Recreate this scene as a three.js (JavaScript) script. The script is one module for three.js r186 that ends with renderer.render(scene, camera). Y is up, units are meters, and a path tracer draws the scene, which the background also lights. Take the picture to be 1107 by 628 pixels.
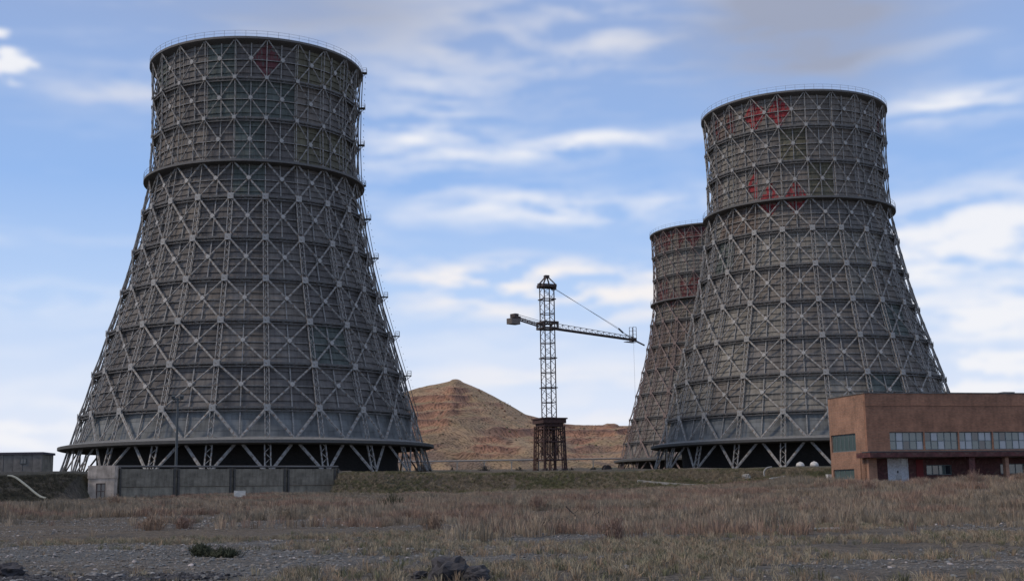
import * as THREE from 'three';
import { ImprovedNoise } from 'three/addons/math/ImprovedNoise.js';
import { mergeGeometries } from 'three/addons/utils/BufferGeometryUtils.js';

// ---------------------------------------------------------------- camera
const EYE = 1.9;
const scene = new THREE.Scene();
const camera = new THREE.PerspectiveCamera(25.95, 1107 / 628, 0.5, 9000);
camera.position.set(0, EYE, 0);
camera.lookAt(0, EYE + Math.tan(0.16) * 100, -100);
camera.rotateZ(-0.015);

// ---------------------------------------------------------------- sky
const noise = new ImprovedNoise();
function rng(seed) { let a = seed >>> 0; return () => { a = (a + 0x6D2B79F5) >>> 0; let t = a; t = Math.imul(t ^ (t >>> 15), t | 1); t ^= t + Math.imul(t ^ (t >>> 7), t | 61); return ((t ^ (t >>> 14)) >>> 0) / 4294967296; }; }
const clamp = (v, a = 0, b = 1) => Math.min(b, Math.max(a, v));
const sst = (a, b, v) => { const t = clamp((v - a) / (b - a)); return t * t * (3 - 2 * t); };
function fbm(x, y, z, oct = 4) { let s = 0, a = 0.5, f = 1; for (let i = 0; i < oct; i++) { s += a * noise.noise(x * f, y * f, z * f); a *= 0.5; f *= 2.03; } return s; }
const lin = (r, g, b) => [r, g, b].map(v => { v /= 255; return v <= 0.04045 ? v / 12.92 : Math.pow((v + 0.055) / 1.055, 2.4); });

function makeSky() {
  const W = 2048, H = 1024, data = new Float32Array(W * H * 4);
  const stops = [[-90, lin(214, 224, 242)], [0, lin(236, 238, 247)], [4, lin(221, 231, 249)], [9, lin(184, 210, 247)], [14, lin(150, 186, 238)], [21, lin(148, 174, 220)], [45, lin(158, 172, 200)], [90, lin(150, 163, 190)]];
  const white = lin(243, 244, 249), grey = lin(158, 166, 188), warm = lin(247, 243, 243);
  // [azimuth, elevation, half width, half height, strength, tilt, tone] of the cloud banks, degrees
  const banks = [
    [-23.2, 18.3, 2.1, 1.9, 2.1, 0, 0], [2.5, 20.6, 10, 2.6, .62, 0, 1], [3.2, 15.5, 4.6, .55, .95, .02, 0], [3, 12.9, 7.5, .8, .85, 0, 0],
    [1.5, 9.3, 8, 1.05, 1.95, -.03, 2], [3.5, 8.4, 6, 1.1, .7, 0, 2], [1, 5.2, 7, .6, .5, 0, 2], [20, 10.4, 5.5, 2.1, 1.4, .03, 0], [20.8, 7.4, 5, 1.2, 1.3, 0, 0], [21.2, 4.9, 2.9, 1.25, 2.4, 0, 0],
    [-21.5, 3.1, 5, 1.3, 1.3, 0, 0], [-21, 8.6, 4.5, .5, .45, 0, 0], [13.8, 20.6, 5, 2.9, 1.7, 0, 3], [-8.5, 21.6, 7, 2.0, .7, 0, 3], [-4, 16.4, 4, 2.4, .65, 0, 0], [20.5, 16.2, 3.4, .9, .8, .05, 0], [8.5, 3.6, 6, 1.4, .9, 0, 2], [-17.5, 17.5, 4, 1.0, .5, .03, 1]];
  for (let j = 0; j < H; j++) {
    const el = ((j + 0.5) / H - 0.5) * 180, er = el * Math.PI / 180, cy = Math.cos(er), sy = Math.sin(er);
    let k = 0; while (k < stops.length - 2 && el > stops[k + 1][0]) k++;
    const t = clamp((el - stops[k][0]) / (stops[k + 1][0] - stops[k][0]));
    const base = [0, 1, 2].map(c => stops[k][1][c] * (1 - t) + stops[k + 1][1][c] * t);
    for (let i = 0; i < W; i++) {
      const o = (j * W + i) * 4;
      let r = base[0], g = base[1], b = base[2];
      if (el > -2) {
        const a = ((i + 0.5) / W - 0.5) * 2 * Math.PI;
        const dx = cy * Math.cos(a), dz = cy * Math.sin(a);
        const az = Math.atan2(dx, -dz) * 180 / Math.PI;
        const wx = fbm(dx * 5 + 3, sy * 14, dz * 5, 3);
        const n1 = fbm(dx * 5.5 + wx * .8, sy * 38 + wx * 1.4 + 5, dz * 5.5, 5);
        const n2 = fbm(dx * 17 + 9, sy * 95 + wx * 3, dz * 17, 5);
        let cov = sst(-0.05, 0.45, n1 * 0.9 + n2 * 0.2) * (.32 + .45 * sst(22, 40, el)), cr = white[0] * cov, cg = white[1] * cov, cb = white[2] * cov, w = cov;  // overhead, out of view, more cloud is added to neutralise the blue fill
        if (Math.abs(az) < 40 && el < 32) for (const [ba, be, bw, bh, st, tilt, tone] of banks) {
          const ex = (az - ba) / bw, ey = (el - be - tilt * (az - ba) + wx * 1.1 + n2 * .25 * bh) / bh, q = ex * ex + ey * ey;
          if (q > 9) continue;
          let m = st * Math.exp(-q * 1.1) * (tone === 3 ? clamp(.75 + n1 * .9 + n2 * .4, 0, 1.2) : clamp(0.55 + n1 * 1.4 + n2 * 2.3, 0, 1.6));
          if (st > 2) m = sst(.5, .95, m * .8 + n2 * .3);
          m = clamp(m, 0, .96);
          const c = tone === 3 ? grey : tone === 2 ? warm : tone === 1 ? [white[0] * .8, white[1] * .82, white[2] * .88] : white;
          cr = cr * (1 - m) + c[0] * m; cg = cg * (1 - m) + c[1] * m; cb = cb * (1 - m) + c[2] * m; w = w * (1 - m) + m;
        }
        r = r * (1 - w) + cr; g = g * (1 - w) + cg; b = b * (1 - w) + cb;
      }
      data[o] = r; data[o + 1] = g; data[o + 2] = b; data[o + 3] = 1;
    }
  }
  const tx = new THREE.DataTexture(data, W, H, THREE.RGBAFormat, THREE.FloatType);
  tx.mapping = THREE.EquirectangularReflectionMapping; tx.magFilter = tx.minFilter = THREE.LinearFilter; tx.wrapS = THREE.RepeatWrapping; tx.colorSpace = THREE.LinearSRGBColorSpace; tx.needsUpdate = true;
  return tx;
}
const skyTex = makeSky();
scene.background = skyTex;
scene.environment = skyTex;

// ---------------------------------------------------------------- sun (veiled, low, from the left and a little behind the towers)
const sun = new THREE.DirectionalLight(new THREE.Color(1, 0.85, 0.68), 1.7);
sun.position.set(-760, 720, 40); sun.target.position.set(0, 0, -200);
sun.castShadow = true; sun.shadow.radius = 18; sun.shadow.mapSize.set(4096, 4096);
Object.assign(sun.shadow.camera, { left: -420, right: 420, top: 420, bottom: -420, near: 1, far: 2500 });
scene.add(sun, sun.target);

const renderer = new THREE.WebGLRenderer({ antialias: true });
renderer.setSize(1024, 580);
renderer.toneMapping = THREE.LinearToneMapping;
renderer.toneMappingExposure = 1;
renderer.shadowMap.enabled = true;

// ---------------------------------------------------------------- helpers
const used = {};
function numbered(n) { const k = used[n] = (used[n] ?? -1) + 1; return k ? n + '_' + String(k).padStart(3, '0') : n; }
function tag(o, label, category, group) { o.userData.label = label; o.userData.category = category; if (group) o.userData.group = group; return o; }
function thing(name, label, category, [x, y, z] = [0, 0, 0], turn = 0, group) { const o = new THREE.Group(); o.name = numbered(name); o.position.set(x, y, z); o.rotation.y = turn; scene.add(o); return tag(o, label, category, group); }
function part(name, geo, mat, parent) { const m = new THREE.Mesh(geo, mat); m.name = name; m.castShadow = m.receiveShadow = true; parent.add(m); return m; }
function single(name, geo, mat, label, category, group) { const m = part(numbered(name), geo, mat, scene); return tag(m, label, category, group); }
const V = (x, y, z) => new THREE.Vector3(x, y, z);

// collects quads and bars with flat normals and uv in metres
class GB {
  constructor() { this.p = []; this.n = []; this.u = []; }
  quad(a, b, c, d, uv) {
    const n = V(0, 0, 0).crossVectors(V(0, 0, 0).subVectors(b, a), V(0, 0, 0).subVectors(d, a)).normalize();
    const w = a.distanceTo(b), h = a.distanceTo(d);
    const q = uv || [[0, 0], [w, 0], [w, h], [0, h]];
    for (const i of [0, 1, 2, 0, 2, 3]) { const v = [a, b, c, d][i]; this.p.push(v.x, v.y, v.z); this.n.push(n.x, n.y, n.z); this.u.push(q[i][0], q[i][1]); }
    return this;
  }
  bar(a, b, w, h, up) {
    const d = V(0, 0, 0).subVectors(b, a).normalize();
    let s = V(0, 0, 0).crossVectors(d, up || (Math.abs(d.y) > .95 ? V(0, 0, 1) : V(0, 1, 0))).normalize();
    const t = V(0, 0, 0).crossVectors(s, d).normalize();
    s.multiplyScalar(w / 2); t.multiplyScalar(h / 2);
    const k = (p, i, j) => p.clone().addScaledVector(s, i).addScaledVector(t, j);
    const A = [k(a, -1, -1), k(a, 1, -1), k(a, 1, 1), k(a, -1, 1)], B = [k(b, -1, -1), k(b, 1, -1), k(b, 1, 1), k(b, -1, 1)];
    this.quad(A[0], A[1], A[2], A[3]); this.quad(B[3], B[2], B[1], B[0]);
    for (let i = 0; i < 4; i++) { const j = (i + 1) % 4; this.quad(A[j], A[i], B[i], B[j]); }
    return this;
  }
  box(x0, x1, y0, y1, z0, z1) { return this.bar(V((x0 + x1) / 2, y0, (z0 + z1) / 2), V((x0 + x1) / 2, y1, (z0 + z1) / 2), x1 - x0, z1 - z0, V(0, 0, 1)); }
  geo() {
    const g = new THREE.BufferGeometry();
    g.setAttribute('position', new THREE.Float32BufferAttribute(this.p, 3)); g.setAttribute('normal', new THREE.Float32BufferAttribute(this.n, 3)); g.setAttribute('uv', new THREE.Float32BufferAttribute(this.u, 2));
    return g;
  }
}
// procedural colour texture: fn(u, v) -> linear rgb
function tex(size, fn, srgb = true) {
  const d = new Uint8Array(size * size * 4);
  for (let j = 0; j < size; j++) for (let i = 0; i < size; i++) {
    const c = fn((i + .5) / size, (j + .5) / size), o = (j * size + i) * 4;
    for (let k = 0; k < 3; k++) { const v = clamp(c[k]); d[o + k] = 255 * (srgb ? (v <= .0031308 ? v * 12.92 : 1.055 * Math.pow(v, 1 / 2.4) - .055) : v); }
    d[o + 3] = 255;
  }
  const t = new THREE.DataTexture(d, size, size); t.magFilter = THREE.LinearFilter; t.minFilter = THREE.LinearMipmapLinearFilter; t.generateMipmaps = true; t.wrapS = t.wrapT = THREE.RepeatWrapping;
  t.colorSpace = srgb ? THREE.SRGBColorSpace : THREE.NoColorSpace; t.needsUpdate = true; return t;
}
// noise that tiles over [0,1)
function tn(u, v, f, oct, s = 0) { let r = 0, a = .5; for (let i = 0; i < oct; i++) { const A = u * 2 * Math.PI, B = v * 2 * Math.PI, q = f / 6.2832; r += a * noise.noise(Math.cos(A) * q + s, Math.sin(A) * q + Math.cos(B) * q * 1.31 + 7.7, Math.sin(B) * q - s); a *= .5; f *= 2; } return r; }
function surf(rgb, vary, o = {}) {   // mottled material, uv in metres, tile size o.tile
  const { tile = 4, freq = 8, rough = .9, streak = 0, spot, bump = 0, metal = 0, size = 256 } = o, s = rgb[0] * 91 + freq;
  const t = tex(size, (u, v) => {
    let n = tn(u, v, freq, 5, s) * 1.6; if (streak) n += streak * tn(u, v * .12, freq * 4, 3, s + 3);
    let c = rgb.map(x => x * (1 + vary * n * 2));
    if (spot) { const m = sst(spot[3], spot[3] + .12, tn(u, v, freq * .7, 4, s + 11)); c = c.map((x, i) => x * (1 - m) + spot[i] * m); }
    return c;
  });
  t.repeat.set(1 / tile, 1 / tile);
  const m = new THREE.MeshStandardMaterial({ map: t, roughness: rough, metalness: metal });
  if (bump) { const b = tex(size, (u, v) => { const n = .5 + tn(u, v, freq * 2, 4, s); return [n, n, n]; }, false); b.repeat.copy(t.repeat); m.bumpMap = b; m.bumpScale = bump; }
  return m;
}
const flat = (r, g, b, rough = .8, metal = 0) => new THREE.MeshStandardMaterial({ color: new THREE.Color().setRGB(r, g, b), roughness: rough, metalness: metal });

// ---------------------------------------------------------------- terrain
function crestD(x) { return x < -21.9 ? 156 + (x + 21.9) * 0.735 : x < 5 ? 156 + 11 * sst(-22, 5, x) : 167; }
const onWall = x => x > -46.9 && x < -21.6;
function groundY(x, d) {
  let f = -1.85 + 2.0 * sst(60, 152, d) + 0.7 * sst(12, 34, x) * sst(95, 130, d);
  f += .16 * noise.noise(x * .09, d * .09, 3.3) * sst(8, 30, d) + .07 * noise.noise(x * .31, d * .31, 1.3);
  const c = crestD(x); let k;
  if (onWall(x)) k = 3.0 * sst(c + .9, c + 2.4, d);
  else { const w = x < 0 ? 9 : 12; k = 2.35 * sst(c - w, c, d) - .6 * sst(12, 34, x) * sst(c - 20, c, d); }
  const p = 3.45 + .55 * sst(200, 290, d) + .2 * sst(290, 420, d) + 8 * sst(430, 640, d);
  const b = sst(c + 2, c + 34, d);
  const n = (.34 * noise.noise(x * .05, d * .06, 9.1) + .22 * noise.noise(x * .17, d * .15, 4.1)) * sst(c - 20, c - 6, d);
  return EYE + (f + k + n) * (1 - b) + (p + n) * b;
}
function axisList(ranges) { const o = []; for (const [a, b, s] of ranges) for (let v = a; v < b - 1e-6; v += s) o.push(v); o.push(ranges[ranges.length - 1][1]); return o; }
{
  const xs = axisList([[-4000, -600, 400], [-600, -200, 40], [-200, -80, 8], [-80, 80, 1], [80, 200, 8], [200, 600, 40], [600, 4000, 400]]);
  const ds = axisList([[-400, -40, 40], [-40, 12, 4], [12, 70, .6], [70, 190, 1], [190, 330, 4], [330, 700, 20], [700, 1500, 100], [1500, 6000, 500]]);
  const nx = xs.length, nd = ds.length, pos = new Float32Array(nx * nd * 3), uv = new Float32Array(nx * nd * 2), col = new Float32Array(nx * nd * 3), idx = [];
  const soil = [.16, .134, .106], gravel = [.168, .166, .16], green = [.08, .08, .036], straw = [.185, .14, .095], dark = [.05, .047, .036];
  for (let j = 0; j < nd; j++) for (let i = 0; i < nx; i++) {
    const x = xs[i], d = ds[j], o = j * nx + i;
    pos.set([x, groundY(x, d), -d], o * 3); uv.set([x, d], o * 2);
    let c = soil.slice(); const mix = (q, m) => { c = c.map((v, k) => v * (1 - m) + q[k] * m); };
    mix(gravel, sst(-.12, .22, fbm(x * .07, d * .07 + 4, 1.5, 4)) * (1 - sst(58, 100, d)));
    mix(straw, .75 * sst(-.1, .25, fbm(x * .05 + 8, d * .12, 5.5, 4) + .2 * sst(45, 80, d)));
    const cr = crestD(x);
    mix(green, sst(cr - 13, cr - 7, d) * sst(-.1, .16, fbm(x * .09, d * .14, 8.8, 4)) * .9);
    if (x < -30) mix(dark, sst(-44, -49, x) * sst(cr - 11, cr - 8, d) * .85);
    mix([.095, .086, .074], .6 * sst(.1, .3, fbm(x * .3, d * .3, 2.2, 3)));
    col.set(c, o * 3);
    if (i < nx - 1 && j < nd - 1) idx.push(o, o + 1, o + nx + 1, o, o + nx + 1, o + nx);
  }
  const g = new THREE.BufferGeometry(); g.setAttribute('position', new THREE.BufferAttribute(pos, 3)); g.setAttribute('uv', new THREE.BufferAttribute(uv, 2)); g.setAttribute('color', new THREE.BufferAttribute(col, 3)); g.setIndex(idx); g.computeVertexNormals();
  const map = tex(1024, (u, v) => { const n = tn(u, v, 60, 4, 2), q = tn(u, v, 9, 3, 5); const k = clamp(.78 + n * 1.3 + q * .5, .25, 1.25) * .8; return [k, k * .985, k * .96]; }); map.repeat.set(1 / 11, 1 / 11);
  const bm = tex(1024, (u, v) => { const k = .5 + tn(u, v, 80, 4, 9); return [k, k, k]; }, false); bm.repeat.set(1 / 9, 1 / 9);
  const m = part('ground', g, new THREE.MeshStandardMaterial({ map, bumpMap: bm, bumpScale: .14, vertexColors: true, roughness: 1 }), scene); m.userData.kind = 'structure';
}
// hill behind the crane
let hillScrub;
{
  const prof = [[-420, 6], [-300, 9], [-240, 13], [-180, 25], [-130, 45], [-90, 60], [-67.6, 64.1], [-58.8, 66.9], [-47, 69.0], [-40, 70.4], [-37.5, 71.9], [-34, 71.7], [-31.5, 69.8], [-23.5, 66.4], [-14.8, 62], [-3.1, 55.4], [7.3, 49], [20, 45.2], [34.7, 42.1], [49.3, 41.5], [55, 41.6], [58, 42.6], [62, 42.2], [64, 41.1], [78, 40.9], [150, 39], [220, 30], [300, 20], [420, 8]];
  const H = x => { let k = 0; while (k < prof.length - 2 && x > prof[k + 1][0]) k++; const t = clamp((x - prof[k][0]) / (prof[k + 1][0] - prof[k][0])); return prof[k][1] * (1 - t) + prof[k + 1][1] * t; };
  const xs = axisList([[-420, -110, 6], [-110, 110, 1.6], [110, 420, 6]]), ds = axisList([[600, 815, 2.2], [815, 1100, 10]]);
  const nx = xs.length, nd = ds.length, pos = [], col = [], uv = [], idx = [], scrub = [], RS = rng(314);
  for (let j = 0; j < nd; j++) for (let i = 0; i < nx; i++) {
    const x = xs[i], d = ds[j], o = j * nx + i, h = H(x);
    const t = clamp((d - 612) / (800 - 612)); let s = d <= 800 ? Math.pow(Math.sin(t * Math.PI / 2), 1.25) : Math.max(-.3, 1 - Math.pow((d - 800) / 190, 2) * 1.2);
    let y = 6 + (h - 6) * s;
    const away = 1 - sst(.9, 1, s);
    const wob = fbm(x * .012, d * .012, 4.4, 4) * 9 + fbm(x * .05, d * .02, 7.1, 3) * 3;
    // rock ledges: strata that break the slope into steps, uneven along the hill
    const SH = 5.2, st = (y + wob) / SH, fr = st - Math.floor(st), rock = sst(.02, .3, fbm(x * .022 + 3, y * .05, d * .012, 4) + .24) * away * sst(14, 24, y);
    y += rock * SH * (sst(.5, .78, fr) - fr) * .75 + away * (wob * .25 + 2.6 * fbm(x * .09, d * .09, 2.2, 4)) * sst(0, .15, t) + .4 * fbm(x * .2, d * .2, 1, 2);
    pos.push(x, EYE + y, -d); uv.push(x, d);
    if (Math.abs(x) < 110 && d < 800 && RS() < .1 * sst(-.25, .25, fbm(x * .03, d * .03, 5.5, 3)) * (1 - .8 * sst(.93, 1, s))) scrub.push([x + RS(), EYE + y, -d, .25 + .75 * RS() * RS(), .8, RS() * 6.28, RS() < .5 ? [.13, .095, .06] : RS() < .5 ? [.2, .12, .085] : [.12, .11, .06], RS() - .5]);
    let c = [.36, .24, .145]; const mix = (q, m) => { c = c.map((v, k) => v * (1 - m) + q[k] * m); };
    mix([.26, .19, .105], sst(-.15, .2, fbm(x * .03, d * .05, 6.2, 4)) * .8);
    mix([.38, .19, .12], rock * sst(.35, .6, fr) * .95); mix([.15, .08, .06], rock * sst(.6, .75, fr) * sst(.9, .78, fr));
    mix([.46, .345, .21], sst(.05, .3, fbm(x * .018 + 2, d * .03, 9.5, 3)) * .6 * (1 - rock));
    mix([.15, .105, .085], sst(-.1, .15, fbm(x * .04, d * .06, 3.5, 4)) * .75 * sst(735, 650, d));
    col.push(...c);
    if (i < nx - 1 && j < nd - 1) idx.push(o, o + 1, o + nx + 1, o, o + nx + 1, o + nx);
  }
  const g = new THREE.BufferGeometry(); g.setAttribute('position', new THREE.Float32BufferAttribute(pos, 3)); g.setAttribute('uv', new THREE.Float32BufferAttribute(uv, 2)); g.setAttribute('color', new THREE.Float32BufferAttribute(col, 3)); g.setIndex(idx); g.computeVertexNormals();
  const map = tex(512, (u, v) => { const k = clamp(.85 + tn(u, v, 50, 5, 3) * 1.5, .25, 1.3); return [k, k * .98, k * .95]; }); map.repeat.set(1 / 55, 1 / 55);
  const m = part('hill', g, new THREE.MeshStandardMaterial({ map, bumpMap: map, bumpScale: .45, vertexColors: true, roughness: 1 }), scene); m.userData.kind = 'structure';
  hillScrub = scrub;
}

// ---------------------------------------------------------------- cooling towers
const N = 22, STEP = 2 * Math.PI / N;
const HT = [0, 5.5, 11, 18.5, 26, 33.5, 41, 48.6, 55.2, 63.2, 70.6, 77.75];
const RF = [33.7, 32.1, 30.5, 28.4, 26.2, 24.0, 22.2, 20.75, 19.75, 19.45, 19.55, 19.85];
const SHELL = 1.25;
const cyl = (r, a, h) => V(r * Math.sin(a), h, r * Math.cos(a));
const M = {};
M.steel = surf([.26, .252, .24], .3, { tile: 3, freq: 10, rough: .6, spot: [.17, .115, .08, .14] });
M.steelThin = surf([.235, .228, .22], .25, { tile: 3, freq: 10, rough: .7 });
M.plate = surf([.34, .33, .315], .25, { tile: 2, freq: 9, rough: .6, spot: [.24, .19, .15, .2] });
M.steelRust = surf([.22, .17, .155], .3, { tile: 3, freq: 10, rough: .75, spot: [.17, .09, .07, .1] });
M.steelDark = surf([.12, .117, .115], .3, { tile: 3, freq: 10, rough: .7, spot: [.09, .06, .045, .15] });
M.fascia = surf([.085, .082, .078], .25, { tile: 4, freq: 9 });
M.eave = surf([.185, .182, .176], .25, { tile: 5, freq: 9, rough: .85, streak: .4 });
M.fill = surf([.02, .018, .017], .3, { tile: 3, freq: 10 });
M.concrete = surf([.3, .285, .26], .22, { tile: 4, freq: 8, spot: [.2, .185, .165, .16], bump: .01 });
// weathered sheets: tone and the painted quarters of the panel (t, b, l, r); u across the bay, v up the panel
const sheetCache = {};
function sheet(tone, mask = '', seed = 0) {
  const key = tone + mask + seed; if (sheetCache[key]) return sheetCache[key];
  const base = { grey: [.155, .143, .135], dark: [.118, .109, .105], warm: [.175, .155, .138], green: [.1, .116, .108], olive: [.13, .12, .085], pale: [.16, .168, .17], pgrey: [.21, .195, .172], brown: [.15, .118, .1], tan: [.165, .145, .122] }[tone];
  const t = tex(128, (u, v) => {
    const uu = u * .7 + seed * .37, vv = v * .7 + seed * .21;
    const n = fbm(uu * 5, vv * 2.2, seed * 3.7 + .5, 4) * 1.2 + fbm(uu * 22, vv * 1.4, seed + 9, 3) * .75, g = fbm(uu * 40, vv * 40, seed, 2) * .5;
    const row = Math.floor(v * 6), col = Math.floor(u * 3), rn = noise.noise(row * 3.3 + seed * 5.1, col * 2.7 + .4, seed + .5) * .5;
    let c = base.map(x => x * (1 + .6 * n + .25 * g + .5 * rn));
    if (mask) {
      const j = fbm(u * 12, v * 12, seed + 3, 3) * .14, a = u - .5 + j, b = v - .5 + j;
      const q = Math.abs(a) > Math.abs(b) ? (a > 0 ? 'r' : 'l') : (b > 0 ? 't' : 'b');
      if (mask.includes(q)) { const wear = sst(.0, .3, fbm(u * 9, v * 6, seed + 21, 4) + fbm(u * 24, v * 3, seed + 5, 3) * .6 + .03), red = tone === 'dark' ? [.135, .05, .056] : tone === 'brown' || tone === 'tan' ? [.12, .034, .036] : [.27, .034, .04]; c = red.map((x, i) => (x * (1 + .5 * n + .3 * rn)) * (1 - wear) + c[i] * wear); }
    }
    return c;
  });
  t.wrapS = t.wrapT = THREE.ClampToEdgeWrapping;
  return sheetCache[key] = new THREE.MeshStandardMaterial({ map: t, roughness: .95 });
}
// lapped sheets of one bay of one storey
function panelGeo(L) {
  const g = new GB(), h0 = HT[L], h1 = HT[L + 1], r0 = RF[L] - SHELL, r1 = RF[L + 1] - SHELL, rows = L === 1 ? 3 : 6, cols = 3;
  for (let i = 0; i < rows; i++) for (let j = 0; j < cols; j++) {
    const t0 = i / rows, t1 = (i + 1) / rows, a0 = (j / cols - .5) * STEP, a1 = ((j + 1) / cols - .5) * STEP, lap = L === 1 ? .05 : .2;
    const hA = h0 + (h1 - h0) * t0, hB = h0 + (h1 - h0) * t1, rA = r0 + (r1 - r0) * t0 + lap, rB = r0 + (r1 - r0) * t1, rIn = r0 + (r1 - r0) * t0 - .02;
    const u0 = j / cols, u1 = (j + 1) / cols;
    g.quad(cyl(rA, a0, hA), cyl(rA, a1, hA), cyl(rB, a1, hB), cyl(rB, a0, hB), [[u0, t0], [u1, t0], [u1, t1], [u0, t1]]);
    g.quad(cyl(rIn, a0, hA), cyl(rIn, a1, hA), cyl(rA, a1, hA), cyl(rA, a0, hA), [[u0, t0], [u1, t0], [u1, t0], [u0, t0]]);
  }
  return g.geo();
}
const lerpV = (a, b, t) => V(0, 0, 0).lerpVectors(a, b, t);
function lacedBar(g, a, b, w, out, chord, lace) {      // two flat chords tied by zigzag lacing, in the plane normal to out
  const d = V(0, 0, 0).subVectors(b, a), len = d.length(), s = V(0, 0, 0).crossVectors(d, out).normalize().multiplyScalar(w / 2), n = Math.max(3, Math.round(len / .95));
  for (const k of [-1, 1]) g.bar(a.clone().addScaledVector(s, k), b.clone().addScaledVector(s, k), chord, chord * 1.3, out);
  for (let i = 0; i < n; i++) { const k = i % 2 ? 1 : -1; g.bar(lerpV(a, b, i / n).addScaledVector(s, k), lerpV(a, b, (i + 1) / n).addScaledVector(s, -k), lace, .05, out); }
}
function plate(g, c, out, up, w, h, th) { const n = out.clone().normalize(); g.bar(c.clone().addScaledVector(n, -th / 2), c.clone().addScaledVector(n, th / 2), w, h, up); }
function braceGeo(L0, L1, mid) {
  const g = new GB(), o = -STEP / 2, p = STEP / 2;
  const A = cyl(RF[L0], o, HT[L0]), B = cyl(RF[L0], p, HT[L0]), C = cyl(RF[L1], o, HT[L1]), D = cyl(RF[L1], p, HT[L1]);
  const out = V(0, 0, 0).crossVectors(V(0, 0, 0).subVectors(B, A), V(0, 0, 0).subVectors(C, A)).normalize();
  const w = L0 >= 8 ? .21 : L0 === 0 ? .5 : .31, e = out.clone().multiplyScalar(.17);
  for (const [P, Q] of [[A, D], [B.clone().add(e), C.clone().add(e)]]) { g.bar(P, Q, w, .05, out); g.bar(P.clone().addScaledVector(e, .35), Q.clone().addScaledVector(e, .35), w * .35, .14, out); }
  return g.geo();
}
function bracePlate(L0) {
  const g = new GB(), o = -STEP / 2, p = STEP / 2, A = cyl(RF[L0], o, HT[L0]), B = cyl(RF[L0], p, HT[L0]), C = cyl(RF[L0 + 1], o, HT[L0 + 1]), D = cyl(RF[L0 + 1], p, HT[L0 + 1]);
  const out = V(0, 0, 0).crossVectors(V(0, 0, 0).subVectors(B, A), V(0, 0, 0).subVectors(C, A)).normalize(), K = lerpV(lerpV(A, B, .5), lerpV(C, D, .5), RF[L0] / (RF[L0] + RF[L0 + 1]));
  plate(g, K.addScaledVector(out, .3), out, V(1, 1, 0), .66, .66, .07); return g.geo();
}
function nodePlate(L) { const g = new GB(), w = L < 8 ? 1.05 : .62; plate(g, cyl(RF[L] + .34, 0, HT[L]), V(0, 0, 1), V(0, 1, 0), w, w, .07); return g.geo(); }
function ribGeo() {
  const g = new GB();
  for (let L = 0; L < 11; L++) {
    const a = cyl(RF[L], 0, HT[L]), b = cyl(RF[L + 1], 0, HT[L + 1]), out = V(0, 0, 1);
    if (L < 7) {
      lacedBar(g, a, b, L === 0 ? .95 : .74, out, L === 0 ? .2 : .13, L === 0 ? .11 : .075);
      if (L > 1) { const ia = cyl(RF[L] - 1.0, 0, HT[L]), ib = cyl(RF[L + 1] - 1.0, 0, HT[L + 1]); g.bar(ia, ib, .12, .12, out); const n = 6; for (let i = 0; i < n; i++) g.bar(lerpV(i % 2 ? a : ia, i % 2 ? b : ib, i / n), lerpV(i % 2 ? ia : a, i % 2 ? ib : b, (i + 1) / n), .07, .07, V(1, 0, 0)); }
    } else { g.bar(a, b, .1, .2, out); if (L > 7) g.bar(cyl(RF[L] - .8, 0, HT[L]), cyl(RF[L + 1] - .8, 0, HT[L + 1]), .1, .1, out); }
  }
  return g.geo();
}
function battenGeo() { const g = new GB(); for (let L = 1; L < 11; L++) g.bar(cyl(RF[L] - SHELL + .32, 0, HT[L]), cyl(RF[L + 1] - SHELL + .32, 0, HT[L + 1]), .2, .2, V(0, 0, 1)); return g.geo(); }
function ringGeo(L) {
  const g = new GB(), r = RF[L], h = HT[L];
  for (let k = 0; k < N; k++) {
    const a = (k - .5) * STEP + STEP / 2, b = a + STEP;
    g.bar(cyl(r - .12, a, h + .12), cyl(r - .12, b, h + .12), .22, .32);
    g.bar(cyl(r - .14, a, h - .45), cyl(r - .14, b, h - .45), .16, .16);
    const P = [cyl(r - .2, a, h - .06), cyl(r - .2, b, h - .06), cyl(r - SHELL - .3, b, h - .06), cyl(r - SHELL - .3, a, h - .06)], Q = P.map(p => p.clone().setY(h - .16));
    g.quad(P[0], P[1], P[2], P[3]); g.quad(Q[3], Q[2], Q[1], Q[0]); g.quad(Q[0], Q[1], P[1], P[0]);
    for (let i = 0; i < 4; i++) g.bar(lerpV(cyl(r - .13, a, h + (i % 2 ? .12 : -.45)), cyl(r - .13, b, h + (i % 2 ? .12 : -.45)), i / 4), lerpV(cyl(r - .13, a, h + (i % 2 ? -.45 : .12)), cyl(r - .13, b, h + (i % 2 ? -.45 : .12)), (i + 1) / 4), .07, .07);
  }
  return g.geo();
}
function girtGeo(L) { const g = new GB(), h = (HT[L] + HT[L + 1]) / 2, r = (RF[L] + RF[L + 1]) / 2 - SHELL + .4; for (let k = 0; k < N * 2; k++) g.bar(cyl(r, k * STEP / 2, h), cyl(r, (k + 1) * STEP / 2, h), .13, .13); return g.geo(); }
function lathe(pts, seg = 88) { const p = pts.map(([r, h]) => new THREE.Vector2(r, h)); const g = new THREE.LatheGeometry(p, seg); return g.toNonIndexed ? (() => { const q = g.toNonIndexed(); q.computeVertexNormals(); const u = q.attributes.uv; for (let i = 0; i < u.count; i++) u.setXY(i, u.getX(i) * 200, u.getY(i) * 8); return q; })() : g; }
function railGeo(r, h, tall, every = 4) {
  const g = new GB(), n = N * every;
  for (let k = 0; k < n; k++) { const a = k / n * 2 * Math.PI, b = (k + 1) / n * 2 * Math.PI; g.bar(cyl(r, a, h), cyl(r, a, h + tall), .045, .045); for (const q of [.5, 1]) g.bar(cyl(r, a, h + tall * q), cyl(r, b, h + tall * q), .032, .032); }
  return g.geo();
}
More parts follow.
